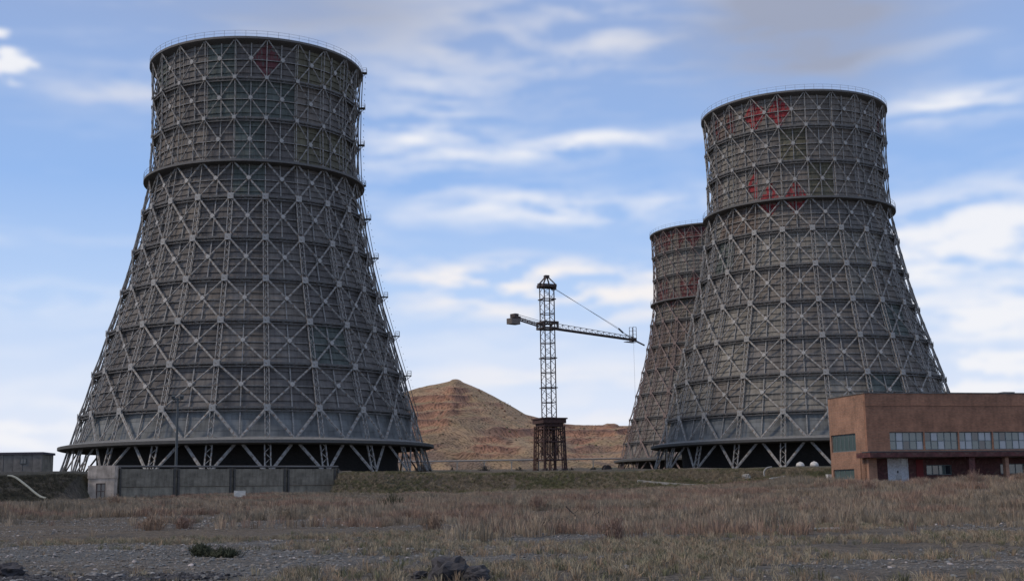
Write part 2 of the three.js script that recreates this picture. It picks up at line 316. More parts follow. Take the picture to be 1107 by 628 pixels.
const TG = {
  panel: HT.map((_, L) => L > 0 && L < 11 ? panelGeo(L) : null),
  brace: [braceGeo(0, 2)].concat([2, 3, 4, 5, 6, 7, 8, 9, 10].map(L => braceGeo(L, L + 1))),
  bplate: [null].concat([2, 3, 4, 5, 6, 7, 8, 9, 10].map(bracePlate)), nplate: [2, 3, 4, 5, 6, 7, 8, 9, 10].map(nodePlate),
  rib: ribGeo(), batten: battenGeo(),
  ring: [2, 3, 4, 5, 6, 7, 9, 10].map(ringGeo), girt: [2, 3, 4, 5, 6, 7, 8, 9, 10].map(girtGeo),
  eave: lathe([[RF[1] - SHELL - .3, 6.35], [RF[1] - SHELL + .25, 6.28], [33.85, 5.72]], 66), fascia: lathe([[33.85, 5.72], [33.93, 5.68], [33.93, 5.2], [33.4, 5.04], [RF[1] - SHELL - .2, 4.95]], 66),
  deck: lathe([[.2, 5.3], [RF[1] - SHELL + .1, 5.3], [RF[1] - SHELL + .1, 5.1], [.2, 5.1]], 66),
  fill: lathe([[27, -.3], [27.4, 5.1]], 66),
  walk: lathe([[RF[8] - SHELL, 55.35], [RF[8] + 1.0, 55.35], [RF[8] + 1.0, 54.95], [RF[8] - SHELL, 54.75]], 66), walkRail: railGeo(RF[8] + .95, 55.35, 1.1, 3),
  top: lathe([[RF[11] - SHELL - .6, 78.05], [RF[11] + .45, 78.05], [RF[11] + .45, 77.65], [RF[11] - .1, 77.45], [RF[11] - SHELL - .1, 77.1]], 66), topRail: railGeo(RF[11] + .4, 78.05, 1.05, 3),
};
{ const g = new GB(); g.box(-.8, .8, -.6, .35, RF[0] - .8, RF[0] + .8); TG.foot = g.geo(); }
function tower(x, y, z, phase, label, paint, lights = 0) {
  const t = thing('cooling_tower', label, 'cooling tower', [x, y, z], 0, 'cooling towers'), R = rng(lights * 77 + 5);
  for (let L = 1; L < 11; L++) for (let k = 0; k < N; k++) part('cladding_panel', TG.panel[L], paint(L, k, R), t).rotation.y = phase + (k + .5) * STEP;
  const sm = lights === 3 ? M.steelRust : M.steel, pm = lights === 3 ? M.steelRust : M.plate;
  TG.brace.forEach((g, i) => { for (let k = 0; k < N; k++) { const b = part('cross_brace', g, sm, t); b.rotation.y = phase + (k + .5) * STEP; if (i) part('gusset_plate', TG.bplate[i], pm, b); } });
  for (let k = 0; k < N; k++) { { const b = part('rib', TG.rib, sm, t); b.rotation.y = phase + k * STEP; for (const q of TG.nplate) part('node_plate', q, pm, b); } part('batten', TG.batten, M.steelThin, t).rotation.y = phase + (k + .5) * STEP; part('footing', TG.foot, M.concrete, t).rotation.y = phase + k * STEP; }
  TG.ring.forEach(g => { part('ring_beam', g, M.steelDark, t).rotation.y = phase; });
  TG.girt.forEach(g => { part('girt', g, M.steelThin, t).rotation.y = phase; });
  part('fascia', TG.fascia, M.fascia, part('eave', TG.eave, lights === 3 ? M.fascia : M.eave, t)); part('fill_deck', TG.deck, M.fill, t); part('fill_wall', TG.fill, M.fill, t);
  part('railing', TG.walkRail, M.steelDark, part('walkway', TG.walk, M.steelDark, t)); part('railing', TG.topRail, M.steelThin, part('top_walkway', TG.top, M.steelDark, t));
  return t;
}
const pick = (R, a) => a[Math.floor(R() * a.length)], sd = R => Math.floor(R() * 2);
const T1 = tower(-48.9, EYE + 3.5, -235.3, 0, 'largest dark grey lattice cooling tower, alone at the left behind the concrete wall', (L, k, R) => {
  const s = sd(R), q = R();
  if (L === 1) return sheet('pale', '', s);
  if (L === 10 && k === 0) return sheet('dark', 'r', 0);
  if (L === 10 && k === 1) return sheet('dark', 'l', 0);
  if (L === 9 && (k === 0 || k === 1 || k === N - 1)) return sheet('green', '', s);
  if (L === 10 && k === N - 1) return sheet('green', '', s);
  if ((L === 8 || L === 10) && (k === 3 || k === 4 || k === 2)) return sheet('olive', '', s);
  return sheet(q < .45 ? 'dark' : q < .8 ? 'grey' : q < .9 ? 'warm' : 'green', '', s);
}, 1);
const T2ph = -21.9 * Math.PI / 180;
const T2 = tower(63.3, EYE + 3.9, -271.7, T2ph, 'grey lattice cooling tower with bright red diamonds, behind the brick building at the right', (L, k, R) => {
  const s = sd(R), q = R(); k = k > N / 2 ? k - N : k;
  if (L === 1) return sheet('pale', '', s);
  if (L === 10) { if (k === -2) return sheet('warm', 'r', 0); if (k === -1) return sheet('warm', 'lr', 0); if (k === 0) return sheet('warm', 'l', 0); if (k === 5 || k === 6) return sheet('brown', 'lr', 1); if (k === -4 || k === -3) return sheet('brown', 'r', 1); }
  if (L === 8 && k === 0) return sheet('warm', 'b', 0);
  if (L === 8 && k === -1) return sheet('warm', 'b', 1);
  if (L === 8 && k === -2) return sheet('warm', 'r', 1);
  if (L === 7 && (k === -1 || k === 0)) return sheet('warm', 't', 0);
  if (L >= 7) return sheet(k < -1 ? pick(R, ['pgrey', 'warm', 'brown']) : q < .5 ? 'warm' : q < .8 ? 'grey' : 'olive', '', s);
  return sheet(q < .25 ? 'grey' : q < .55 ? 'warm' : q < .93 ? 'pgrey' : 'green', '', s);
}, 2);
const T3 = tower(65.4, EYE + 4.05, -401.4, .09, 'farthest cooling tower with dark red zigzag bands, half hidden by the next tower', (L, k, R) => {
  const s = sd(R), q = R();
  if (L === 10) return sheet('tan', k % 2 ? 'tlr' : 'tl', s); if (L === 8) return sheet('tan', k % 3 ? 'blr' : 'b', s); if (L === 7) return sheet('tan', k % 3 ? '' : 't', s); if (L === 9) return sheet('pgrey', '', s);
  if (L === 6 || L === 5) return sheet('brown', '', s);
  return sheet(q < .5 ? 'warm' : q < .8 ? 'brown' : 'pgrey', '', s);
}, 3);
{ // caged ladder with a platform at every ring beam, on the right flank of the first tower
  const a = 92 * Math.PI / 180, g = new GB(), out = cyl(1, a, 0), side = cyl(1, a + Math.PI / 2, 0);
  for (let L = 2; L < 11; L++) {
    const A = cyl(RF[L] + .55, a, HT[L]), B = cyl(RF[L + 1] + .55, a, HT[L + 1]);
    for (const k of [-.35, .35]) g.bar(A.clone().addScaledVector(side, k), B.clone().addScaledVector(side, k), .1, .1, out);
    const n = 16; for (let i = 0; i < n; i++) g.bar(lerpV(A, B, i / n).addScaledVector(side, -.35), lerpV(A, B, i / n).addScaledVector(side, .35), .05, .05, out);
    for (let i = 0; i < 6; i++) { const c = lerpV(A, B, (i + .5) / 6).addScaledVector(out, .55); g.bar(c.clone().addScaledVector(side, -.4), c.clone().addScaledVector(side, .4), .05, .08, out); }
  }
  const lad = part('ladder', g.geo(), M.steelDark, T1);
  for (let L = 3; L < 12; L++) {
    const q = new GB(), c = cyl(RF[L] + 1.0, a, HT[L] + .2), P = (i, j, h) => c.clone().addScaledVector(out, i).addScaledVector(side, j).add(V(0, h, 0));
    q.bar(P(-1, 0, 0), P(.35, 0, 0), 1.3, .1, V(0, 1, 0));
    for (const [i, j] of [[.3, -.6], [.3, .6], [-.4, -.6], [-.4, .6]]) q.bar(P(i, j, 0), P(i, j, .9), .05, .05);
    for (const h of [.45, .9]) { q.bar(P(.3, -.6, h), P(.3, .6, h), .04, .04); for (const j of [-.6, .6]) q.bar(P(-.4, j, h), P(.3, j, h), .04, .04); }
    q.bar(P(.3, 0, -.05), P(-1.1, 0, -1.2), .1, .1, side);
    part('platform', q.geo(), M.steelDark, lad);
  }
}

// ---------------------------------------------------------------- tower crane
M.rust = surf([.085, .042, .036], .35, { tile: 2, freq: 9, rough: .8, spot: [.05, .036, .034, .12] });
M.craneSteel = surf([.06, .05, .05], .3, { tile: 2, freq: 9, rough: .7, spot: [.12, .06, .045, .14] });
M.cable = flat(.12, .12, .13, .5, .4);
{
  const cx = 7.83, cd = 280, gy = groundY(cx, cd);
  const t = thing('tower_crane', 'rusty lattice tower crane on a portal base standing between the cooling towers', 'crane', [cx, gy, -cd], 24 * Math.PI / 180);
  const top = EYE + 16.4 - gy, masttop = EYE + 46.2 - gy, jibY = EYE + 37.1 - gy, hw = 2.45;
  // portal: four laced legs, standing on wheel bogies
  const legM = new GB();
  lacedBar(legM, V(0, .9, 0), V(-.35, top - 1.8, 0), 1.0, V(0, 0, 1), .2, .11); lacedBar(legM, V(0, .9, -.5), V(-.3, top - 1.8, -.4), 1.0, V(1, 0, 0), .18, .1); legM.bar(V(-.4, .9, -.9), V(-.6, top - 1.8, -.8), .2, .2);
  const legG = legM.geo(); const bog = new GB(); bog.box(-1.0, 1.0, .1, 1.0, -.55, .55); bog.box(-.6, .6, .9, 1.3, -.4, .4); const bogG = bog.geo();
  const pl = Math.PI / 180;
  for (let k = 0; k < 4; k++) { const l = part('leg', legG, M.rust, t); const a = k * Math.PI / 2 + Math.PI / 4; l.position.set(hw * 1.38 * Math.sin(a), 0, hw * 1.38 * Math.cos(a)); l.rotation.y = a - Math.PI / 2; part('bogie', bogG, M.craneSteel, l); }
  { const g = new GB(), q = hw - .2, yb = 3.2, yt = top - 2.4;
    const cs = [[-q, q], [q, q], [q, -q], [-q, -q]];
    for (let k = 0; k < 4; k++) { const [x0, z0] = cs[k], [x1, z1] = cs[(k + 1) % 4]; for (const y of [yb, 7.2, yt]) g.bar(V(x0, y, z0), V(x1, y, z1), .25, .3); g.bar(V(x0, yb, z0), V(x1, 7.2, z1), .14, .16); g.bar(V(x1, 7.2, z1), V(x0, yt, z0), .14, .16); g.bar(V(x0, 7.2, z0), V((x0 + x1) / 2, yt, (z0 + z1) / 2), .14, .14); g.bar(V(x1 * .6 + x0 * .4, yb, z1 * .6 + z0 * .4), V(x0 * .45 + x1 * .55, yt, z0 * .45 + z1 * .55), .16, .16); }
    for (const [a, b] of [[-1.2, -1.2], [1.2, -1.2], [1.2, 1.2], [-1.2, 1.2]]) g.bar(V(a, 4.2, b), V(a * .95, top - 1.2, b * .95), .22, .22);
    part('portal_bracing', g.geo(), M.rust, t); }
  { const g = new GB(); g.box(-3.05, 3.05, top - .3, top, -3.05, 3.05); g.box(-2.8, 2.8, top - 1.2, top - .3, -2.8, 2.8); g.box(-2.3, 2.3, top - 1.9, top - 1.2, -2.3, 2.3);
    part('platform', g.geo(), M.rust, t); }
  // mast sections
  const a = 1.2, secH = 3.3, nsec = Math.round((masttop - top) / secH), sh = (masttop - top) / nsec, sg = new GB(), C = [[-a, -a], [a, -a], [a, a], [-a, a]];
  for (let k = 0; k < 4; k++) { const [x0, z0] = C[k], [x1, z1] = C[(k + 1) % 4]; sg.bar(V(x0, 0, z0), V(x0, sh - .02, z0), .19, .19); sg.bar(V(x0, .12, z0), V(x1, .12, z1), .13, .16); sg.bar(V(x0, .2, z0), V(x1, sh / 2, z1), .08, .08); sg.bar(V(x1, sh / 2, z1), V(x0, sh - .1, z0), .08, .08); }
  const sgg = sg.geo(); for (let k = 0; k < nsec; k++) part('mast_section', sgg, M.craneSteel, t).position.y = top + k * sh;
  { const g = new GB(); for (const k of [2, 4, 6, 8]) { const y = top + k * sh + .1, s = 1.45; for (let i = 0; i < 4; i++) { const c = [[-s, -s], [s, -s], [s, s], [-s, s]], [x0, z0] = c[i], [x1, z1] = c[(i + 1) % 4]; g.bar(V(x0, y, z0), V(x1, y, z1), .28, .2); } } part('mast_collar', g.geo(), M.craneSteel, t); }
  { const g = new GB(), y = masttop; for (const [x, z] of C) { g.bar(V(x * 1.3, y, z * 1.3), V(x * .2, y + 1.9, z * .2), .26, .26); } g.box(-1.7, 1.7, y - .5, y + .15, -1.7, 1.7); g.box(-.5, .5, y + 1.7, y + 2.3, -.5, .5); g.box(1.3, 2.2, y - .9, y + .35, -.5, .5); g.box(-2.1, -1.4, y - .5, y + .35, -.5, .5); part('head', g.geo(), M.craneSteel, t); }
  // jib and counter jib turn about the mast
  const slew = new THREE.Object3D(); const ja = (42 - 24) * Math.PI / 180, cj = Math.cos(ja), sj = Math.sin(ja);
  const at = (s, w, h) => V(s * cj - w * sj * -1 * -1, h, -(s * sj) - w * cj);
  const L = 28.5, drop = s => jibY - s * .028;
  { const g = new GB(); for (let i = 0; i < 4; i++) { const c = [[-1.75, -1.75], [1.75, -1.75], [1.75, 1.75], [-1.75, 1.75]], [x0, z0] = c[i], [x1, z1] = c[(i + 1) % 4]; for (const y of [jibY - .7, jibY + .6]) g.bar(V(x0, y, z0), V(x1, y, z1), .5, .4); g.bar(V(x0, jibY - .7, z0), V(x0, jibY + .6, z0), .3, .3); } part('climbing_sleeve', g.geo(), M.craneSteel, t); }
  { const g = new GB(), n = 14; for (const w of [-.7, .7]) g.bar(at(1.9, w, drop(1.9) - .5), at(L, w, drop(L) - .5), .22, .28); g.bar(at(1.9, 0, drop(1.9) + .75), at(L, 0, drop(L) + .3), .1, .1);
    for (let i = 0; i < n; i++) { const s0 = 1.9 + (L - 1.9) * i / n, s1 = 1.9 + (L - 1.9) * (i + 1) / n, sm = (s0 + s1) / 2, hm = drop(sm) + .75 - .45 * i / n; for (const w of [-.7, .7]) { g.bar(at(s0, w, drop(s0) - .5), at(sm, 0, hm), .07, .07); g.bar(at(sm, 0, hm), at(s1, w, drop(s1) - .5), .07, .07); } g.bar(at(s0, -.7, drop(s0) - .5), at(s1, .7, drop(s1) - .5), .07, .07); }
    g.bar(at(L, 0, drop(L) - .5), at(L + 3.6, 0, drop(L) - 1.5), .25, .3);
    const j = part('jib', g.geo(), M.craneSteel, t);
    const e = new GB(); e.bar(at(L - 3, 0, drop(L) - 1.1), at(L, 0, drop(L) - 1.1), 1.2, .12, V(0, 1, 0)); for (const w of [-.6, .6]) for (const s of [L - .9, L + .2]) e.bar(at(s, w, drop(L) - 1.0), at(s, w, drop(L) + 2.6), .1, .1); for (const h of [.8, 1.7, 2.6]) for (const w of [-.6, .6]) e.bar(at(L - .9, w, drop(L) + h), at(L + .2, w, drop(L) + h), .07, .07); e.bar(at(L - 1, 0, drop(L) - .4), at(L + .3, 0, drop(L) - .4), 1.2, .8, V(0, 1, 0)); part('end_platform', e.geo(), M.craneSteel, j); }
  { const g = new GB(), Lc = 10.3; for (const w of [-.7, .7]) { g.bar(at(-1.9, w, jibY - .3), at(-Lc, w, jibY + 1.0), .22, .3); g.bar(at(-1.9, w, jibY + .6), at(-Lc, w, jibY + 1.7), .08, .08); } for (let i = 0; i < 6; i++) { const s = -1.9 - (Lc - 1.9) * i / 6, h = jibY - .3 + 1.3 * i / 6; g.bar(at(s, -.7, h), at(s, .7, h), .1, .1); g.bar(at(s, .7, h), at(s, .7, h + .9), .07, .07); }
    const c = part('counter_jib', g.geo(), M.craneSteel, t);
    const w1 = new GB(); w1.bar(at(-Lc - 1.2, 0, jibY + .1), at(-Lc + 1.3, 0, jibY + .1), 1.7, 1.25, V(0, 1, 0)); part('counterweight', w1.geo(), flat(.2, .17, .155, .95), c);
    const w2 = new GB(); w2.bar(at(-Lc - .2, 0, jibY + 1.4), at(-Lc + .9, 0, jibY + 1.4), 1.6, .8, V(0, 1, 0)); w2.bar(at(-Lc + .9, 0, jibY + 1.1), at(-Lc + 1.7, 0, jibY + 1.1), 1.2, .4, V(0, 1, 0)); part('winch', w2.geo(), M.craneSteel, c); }
  { const g = new GB(); for (const w of [-.25, .25]) g.bar(V(1.6 * cj, masttop - .2, -1.6 * sj).add(V(0, 0, w)), at(L - 5, w, drop(L - 5) + 1.6), .055, .055); g.bar(at(L - 5.3, 0, drop(L) + 1.9), at(L - 3.8, 0, drop(L) + 1.0), .3, .3); for (const w of [-.4, .4]) g.bar(at(L - 4, 0, drop(L) + 1.1), at(L, w, drop(L) - .3), .08, .08); g.bar(at(L - .2, 0, drop(L) - 1), at(L - .2, 0, drop(L) - 14), .03, .03); part('stay_cable', g.geo(), M.cable, t); }
}

// ---------------------------------------------------------------- brick building
function wallGeo(len, h, th, holes) {      // wall in xy plane from 0..len, face at z = 0, thickness going to -z
  const s = new THREE.Shape([[0, 0], [len, 0], [len, h], [0, h]].map(([x, y]) => new THREE.Vector2(x, y)));
  for (const [x0, x1, y0, y1] of holes) s.holes.push(new THREE.Path([[x0, y0], [x0, y1], [x1, y1], [x1, y0]].map(([x, y]) => new THREE.Vector2(x, y))));
  const g = new THREE.ExtrudeGeometry(s, { depth: th, bevelEnabled: false }); g.translate(0, 0, -th); return g;
}
M.brick = (() => {   // brick courses of 75 mm, too far off to be told apart singly
  const t = tex(1024, (u, v) => { const X = u * 12, Y = v * 12, row = Math.floor(Y / .075), x = X / .25 + (row % 2) * .5, col = Math.floor(x) % 48, fy = Y / .075 - row, fx = x - Math.floor(x); const mort = fy < .14 || fx < .05; const n = noise.noise(col * 5.1 + .3, row * 3.7 + .1, .5), w = fbm(Math.cos(u * 6.283) * 1.5, Math.sin(u * 6.283) * 1.5 + 3, v * 9, 5) + .6 * fbm(Math.cos(u * 6.283) * 6, Math.sin(u * 6.283) * 6, v * 5, 3); const k = 1 + .35 * n + .6 * w; return mort ? [.23, .18, .15] : [.31 * k, .165 * k, .105 * k]; });
  t.repeat.set(1 / 12, 1 / 12); return new THREE.MeshStandardMaterial({ map: t, roughness: .95 });
})();
M.brickShaded = M.brick.clone(); M.brickShaded.color.setRGB(.92, .84, .8);  // same brick tinted darker: shade on the front wall put into its colour
M.maroon = surf([.09, .03, .028], .35, { tile: 3, freq: 8, rough: .75, spot: [.13, .07, .055, .16] });
M.frameBlue = surf([.13, .15, .155], .25, { tile: 2 });
M.frameDark = flat(.06, .07, .075, .6);
M.glass = new THREE.MeshPhysicalMaterial({ color: new THREE.Color(.9, .95, .95), roughness: .06, transmission: 1, thickness: 0, ior: 1.5 });
M.curtain = surf([.62, .63, .66], .15, { tile: 1.5 });
M.paneGreen = new THREE.MeshPhysicalMaterial({ color: new THREE.Color().setRGB(.09, .13, .13), roughness: .12, clearcoat: 1 });
M.panePale = new THREE.MeshPhysicalMaterial({ color: new THREE.Color().setRGB(.3, .33, .36), roughness: .2, clearcoat: .6 });
M.paneDark = new THREE.MeshPhysicalMaterial({ color: new THREE.Color().setRGB(.03, .036, .045), roughness: .1, clearcoat: 1 });
M.whitePaint = surf([.7, .71, .74], .15, { tile: 1.5, spot: [.36, .34, .33, .2] });
// window: frame bars around nx by ny panes; the panes are its children
function windowAt(parent, x0, x1, y0, y1, z, nx, ny, frameMat, paneMat, R, bar = .09, name = 'window') {
  const g = new GB(), w = (x1 - x0) / nx, h = (y1 - y0) / ny;
  g.box(x0, x1, y0, y0 + bar, z - .05, z + .05); g.box(x0, x1, y1 - bar, y1, z - .05, z + .05);
  for (let i = 0; i <= nx; i++) { const x = clamp(x0 + i * w, x0 + bar / 2, x1 - bar / 2); g.box(x - bar / 2, x + bar / 2, y0 + bar, y1 - bar, z - .048, z + .048); }
  for (let j = 1; j < ny; j++) g.box(x0 + bar, x1 - bar, y0 + j * h - bar * .35, y0 + j * h + bar * .35, z - .04, z + .04);
  const f = part(name, g.geo(), frameMat, parent);
  for (let i = 0; i < nx; i++) for (let j = 0; j < ny; j++) { const q = new GB(); q.box(x0 + i * w + bar * .4, x0 + (i + 1) * w - bar * .4, y0 + j * h + bar * .4, y0 + (j + 1) * h - bar * .4, z - .012, z + .012); part('pane', q.geo(), paneMat(R), f); }
  return f;
}
{
  const R = rng(11), by = EYE + .45, rel = v => v - .45;
  const t = thing('brick_building', 'two storey red brick building with ribbon windows and maroon canopy at the right', 'building', [36.2, by, -130], 14 * Math.PI / 180);
  const H = rel(9.7), W = 44, D = 7.9, f1 = rel(3.35), wT = rel(5.72), wB = rel(3.88);
  // upper storey walls with the ribbon of windows; the ground floor is set back under the canopy
  const bays = []; for (let i = 0; i < 10; i++) bays.push([2.6 + i * 4.05, 2.6 + i * 4.05 + 3.93]);
  part('front_wall', wallGeo(W, H - f1, .4, bays.map(([a, b]) => [a, b, wB - f1, wT - f1])).translate(0, f1, 0), M.brickShaded, t);
  { const w = part('side_wall', wallGeo(D - .4, H, .4, [[.3, 5.55, wB, wT], [.4, 4.9, rel(1.0), rel(2.05)]]), M.brick, t); w.rotation.y = -Math.PI / 2; w.position.set(0, 0, -D); }
  { const g = new GB(); g.box(W - .4, W, 0, H, -D, -.4); g.box(.4, W - .4, 0, H, -D, -D + .4); part('rear_wall', g.geo(), M.brick, t); }
  { const g = new GB(); g.box(.35, W - .35, H - .9, H - .7, -D + .35, -.35); part('roof', g.geo(), M.frameDark, t); }
  { const g = new GB(); g.box(.4, W - .4, f1 - .3, f1 - .02, -D + .4, -.4); g.box(.4, W - .4, -.5, .1, -D + .4, -1.7); part('floor', g.geo(), M.concrete, t); }
  { const g = new GB(); g.box(-.08, W, H, H + .12, -.45, .08); g.box(-.08, .45, H, H + .12, -D, -.45); part('coping', g.geo(), M.steelDark, t); }
  { const g = new GB(); g.box(-.05, W, rel(8.42), rel(8.5), -.003, .06); part('string_course', g.geo(), M.brickShaded, t); }
  bays.forEach(([a, b], i) => windowAt(t, a, b, wB, wT, -.2, 5, 2, M.frameBlue, R => { const q = R(); return q < .55 ? M.paneGreen : q < .8 ? M.panePale : M.paneDark; }, R, .08));
  { const s = new THREE.Group(); const f = windowAt(t, .3, 5.55, wB, wT, -.2, 6, 1, M.frameBlue, () => M.paneGreen, R, .09); f.rotation.y = -Math.PI / 2; f.position.set(0, 0, -D); const f2 = windowAt(t, .4, 4.9, rel(1.0), rel(2.05), -.2, 4, 1, M.frameBlue, R => R() < .3 ? M.panePale : M.paneGreen, R, .09); f2.rotation.y = -Math.PI / 2; f2.position.set(0, 0, -D); }
  // canopy over the entrance side, standing out in front and past the corner
  { const g = new GB(); g.box(-.65, W, rel(3.1), rel(3.62), .003, 1.6); g.box(-.65, -.003, rel(3.1), rel(3.62), -1.2, .003); const c = part('canopy', g.geo(), M.maroon, t); const q = new GB(); q.box(-.7, W, rel(3.62), rel(3.7), -.0, 1.66); part('flashing', q.geo(), M.frameDark, c); }
  { const g = new GB(); g.box(0, .4, 0, f1, -1.7, -.401); g.box(0.003, .95, 0, f1 - .003, -.4, -.003); part('corner_pier', g.geo(), M.brick, t); }
  // ground floor wall with door and windows
  const dz = -1.3, holes = [[2.9, 5.35, .05, rel(3.05)], [7.4, 10.4, rel(1.3), rel(2.35)], [16.2, 20, rel(1.3), rel(2.4)], [23, 27, rel(1.3), rel(2.4)]];
  part('ground_floor_wall', wallGeo(W - 1.2, f1 - .02, .3, holes.map(([a, b, c, d]) => [a - .5, b - .5, c, d])).translate(.5, 0, dz), M.maroon, t);
  { const f = windowAt(t, 2.9, 5.35, .05, rel(3.05), dz - .12, 3, 3, M.whitePaint, R => R() < .75 ? M.curtain : M.panePale, R, .11, 'door'); f.userData.label = 'white panelled double door under the canopy'; const h = new GB(); h.box(4.05, 4.1, 1.1, 1.35, dz - .1, dz + .03); part('handle', h.geo(), M.frameDark, f); }
  for (const [a, b, c, d] of holes.slice(1)) windowAt(t, a, b, c, d, dz - .12, 4, 1, M.frameBlue, R => R() < .5 ? M.paneGreen : M.paneDark, R);
  { const g = new GB(); g.box(6.2, 7.0, .05, 2.45, dz + .003, dz + .07); part('door', g.geo(), flat(.17, .03, .03, .95), t).userData.label = 'plain red door beside the white one'; }
  for (const x of [10.9, 15.2, 20.8, 27.6]) { const g = new GB(); g.box(x, x + (x < 12 ? .7 : .4), -.2, rel(3.1) - .004, .6, 1.1); part('column', g.geo(), x < 12 ? M.maroon : M.brick, t); }
  for (const x of [12.4, 21.6]) { const g = new GB(); g.box(x, x + 2.2, -.3, rel(1.2), .4, .65); part('parapet_panel', g.geo(), M.brick, t); }
  { const g = new GB(); for (const [a, b] of [[7.0, 7.5], [17.2, 18.6], [24, 26]]) g.box(a, b, H + .121, H + .32, -2.6, -1.2); part('roof_vent', g.geo(), M.frameDark, t); }
}

// ---------------------------------------------------------------- concrete wall, gatehouse, hut, pole
function castSlab(rgb, seed) {   // cast concrete with rain streaks and a pitted grain
  const t = tex(256, (u, v) => { const n = fbm(u * 26, v * 2.2, seed, 4) * .9 + fbm(u * 5, v * 5, seed + 4, 4) * .8 + fbm(u * 70, v * 70, seed + 8, 2) * .5; return rgb.map(c => c * (1 + .75 * n)); });
  t.repeat.set(1 / 7.1, 1 / 3.3); return new THREE.MeshStandardMaterial({ map: t, roughness: .95 });
}
M.slabUp = castSlab([.19, .168, .132], 2.5); M.slabLow = castSlab([.235, .21, .165], 6.5);
M.postDark = surf([.07, .066, .06], .25, { tile: 2 });
M.plaster = castSlab([.45, .375, .31], 9.5);
{
  const ang = Math.atan2(16, 21.8), len = Math.hypot(21.8, 16), y0 = EYE - .1;
  const t = thing('concrete_wall', 'long low grey concrete panel wall on dark posts below the left cooling tower', 'wall', [-43.7, y0, -140], ang);
  const xs = [0, .247, .497, .752, 1].map(v => v * len), top = 3.45;
  for (let i = 0; i < 4; i++) {
    const a = xs[i] + .28, b = xs[i + 1] - .28;
    const u = new GB(); u.box(a, b, 1.5, top, -.28, 0); u.box(a, b, 1.5, 1.62, .001, .08); part('upper_slab', u.geo(), M.slabUp, t);
    const l = new GB(); l.box(a, b, -.8, 1.46, -.3, -.03); part('lower_slab', l.geo(), M.slabLow, t);
  }
  for (const x of xs) for (const s of [-.25, .25]) { const g = new GB(); g.box(x + s - .11, x + s + .11, -.8, top + .05, -.36, .14); part('post', g.geo(), M.postDark, t); }
  { const g = new GB(); for (const x of xs) g.box(x - .139, x + .139, -.8, top - .1, -.3, -.12); part('infill', g.geo(), M.slabUp, t); }
  { const p = new THREE.CylinderGeometry(.11, .11, len + .6, 10); p.rotateZ(Math.PI / 2); p.translate(len / 2, top + .28, -.1); const r = part('pipe_rail', p, M.steelDark, t); const g = new GB(); for (const x of xs) g.box(x - .06, x + .06, top + .051, top + .2, -.16, -.04); part('bracket', g.geo(), M.postDark, r); }
  { const g = new GB(); for (let i = 0; i < 5; i++) g.box(xs[i] - .5, xs[i] + .5, top - .02 + .072, top + .12, -.4, -.362); part('cap', g.geo(), M.postDark, t); }
}
{
  const t = thing('gatehouse', 'small pale concrete hut with dark window at the left end of the wall', 'hut', [-46.3, EYE - .4, -138], .1);
  const W = 2.75, H = 4.1, lo = 2.72;
  part('front_wall', wallGeo(W, lo, .3, [[.85, 1.85, .45, 2.2]]), M.plaster, t);
  { const g = new GB(); g.box(0, .3, 0, lo, -3, -.301); g.box(W - .3, W, 0, lo, -3, -.301); g.box(.301, W - .301, 0, lo, -3, -2.7); part('rear_wall', g.geo(), M.plaster, t); }
  { const g = new GB(); g.box(-.06, W + .06, lo + .003, H, -3.06, .06); part('parapet_block', g.geo(), M.plaster, t); }
  { const f = windowAt(t, .85, 1.85, .45, 2.2, -.22, 2, 2, flat(.12, .08, .07, .95), () => M.paneDark, rng(4), .1); const g = new GB(); g.box(.75, 1.95, .33, .449, -.1, .06); part('sill', g.geo(), M.concrete, f); }
}
{
  const t = thing('concrete_shed', 'grey concrete panel shed with dark roof edge at the far left, above the bank', 'shed', [-69, groundY(-64, 165) - .3, -165], .06);
  const W = 7.4, H = EYE + 6.3 - groundY(-64, 165) + .3, D = 5; const pm = [surf([.15, .14, .128], .2, { tile: 4, streak: .4 }), surf([.17, .155, .14], .2, { tile: 4, streak: .4, freq: 7 })];
  for (let i = 0; i < 6; i++) { const g = new GB(); g.box(i * W / 6 + .02, (i + 1) * W / 6 - .02, 0, H - .3, -.25, (i % 2) * .03); part('wall_panel', g.geo(), pm[i % 2], t); }
  { const g = new GB(); g.box(0.05, W - .05, 0, H - .3, -D, -.251); part('body', g.geo(), M.slabUp, t); }
  { const g = new GB(); g.box(-.15, W + .15, H - .3, H, -D - .15, .2); part('roof', g.geo(), flat(.06, .055, .07, .95), t); }
  windowAt(t, 4.6, 5.4, H - 1.5, H - .8, .045, 2, 1, M.frameDark, () => M.paneDark, rng(2), .08);
}
{
  const x = -39.2, d = 147, y = groundY(x, d), t = thing('lamp_post', 'thin dark floodlight pole standing behind the wall before the left tower', 'pole', [x, y, -d]);
  const top = EYE + 11.6 - y; part('pole', new THREE.CylinderGeometry(.11, .17, top, 10).translate(0, top / 2, 0), M.frameDark, t);
  { const g = new GB(); g.bar(V(-.65, top - .1, 0), V(.65, top - .1, 0), .12, .12); g.bar(V(-.4, top - .1, 0), V(0, top - .7, 0), .07, .07); g.bar(V(.4, top - .1, 0), V(0, top - .7, 0), .07, .07); part('crossarm', g.geo(), M.frameDark, t); }
  for (const s of [-.5, .5]) { const g = new GB(); g.bar(V(s, top + .2, -.1), V(s, top + .05, .3), .36, .34); part('floodlight', g.geo(), M.frameDark, t); }
}
// pale pipe down the left bank
{ const pts = []; for (let i = 0; i <= 10; i++) { const x = -53.2 + i * .6, d = 133.4 - i * .5; pts.push(V(x, groundY(x, d) + .25, -d)); } single('bank_pipe', new THREE.TubeGeometry(new THREE.CatmullRomCurve3(pts), 30, .12, 8), flat(.26, .27, .24, .95), 'thin pale pipe running slantwise down the dark left bank', 'pipe'); }

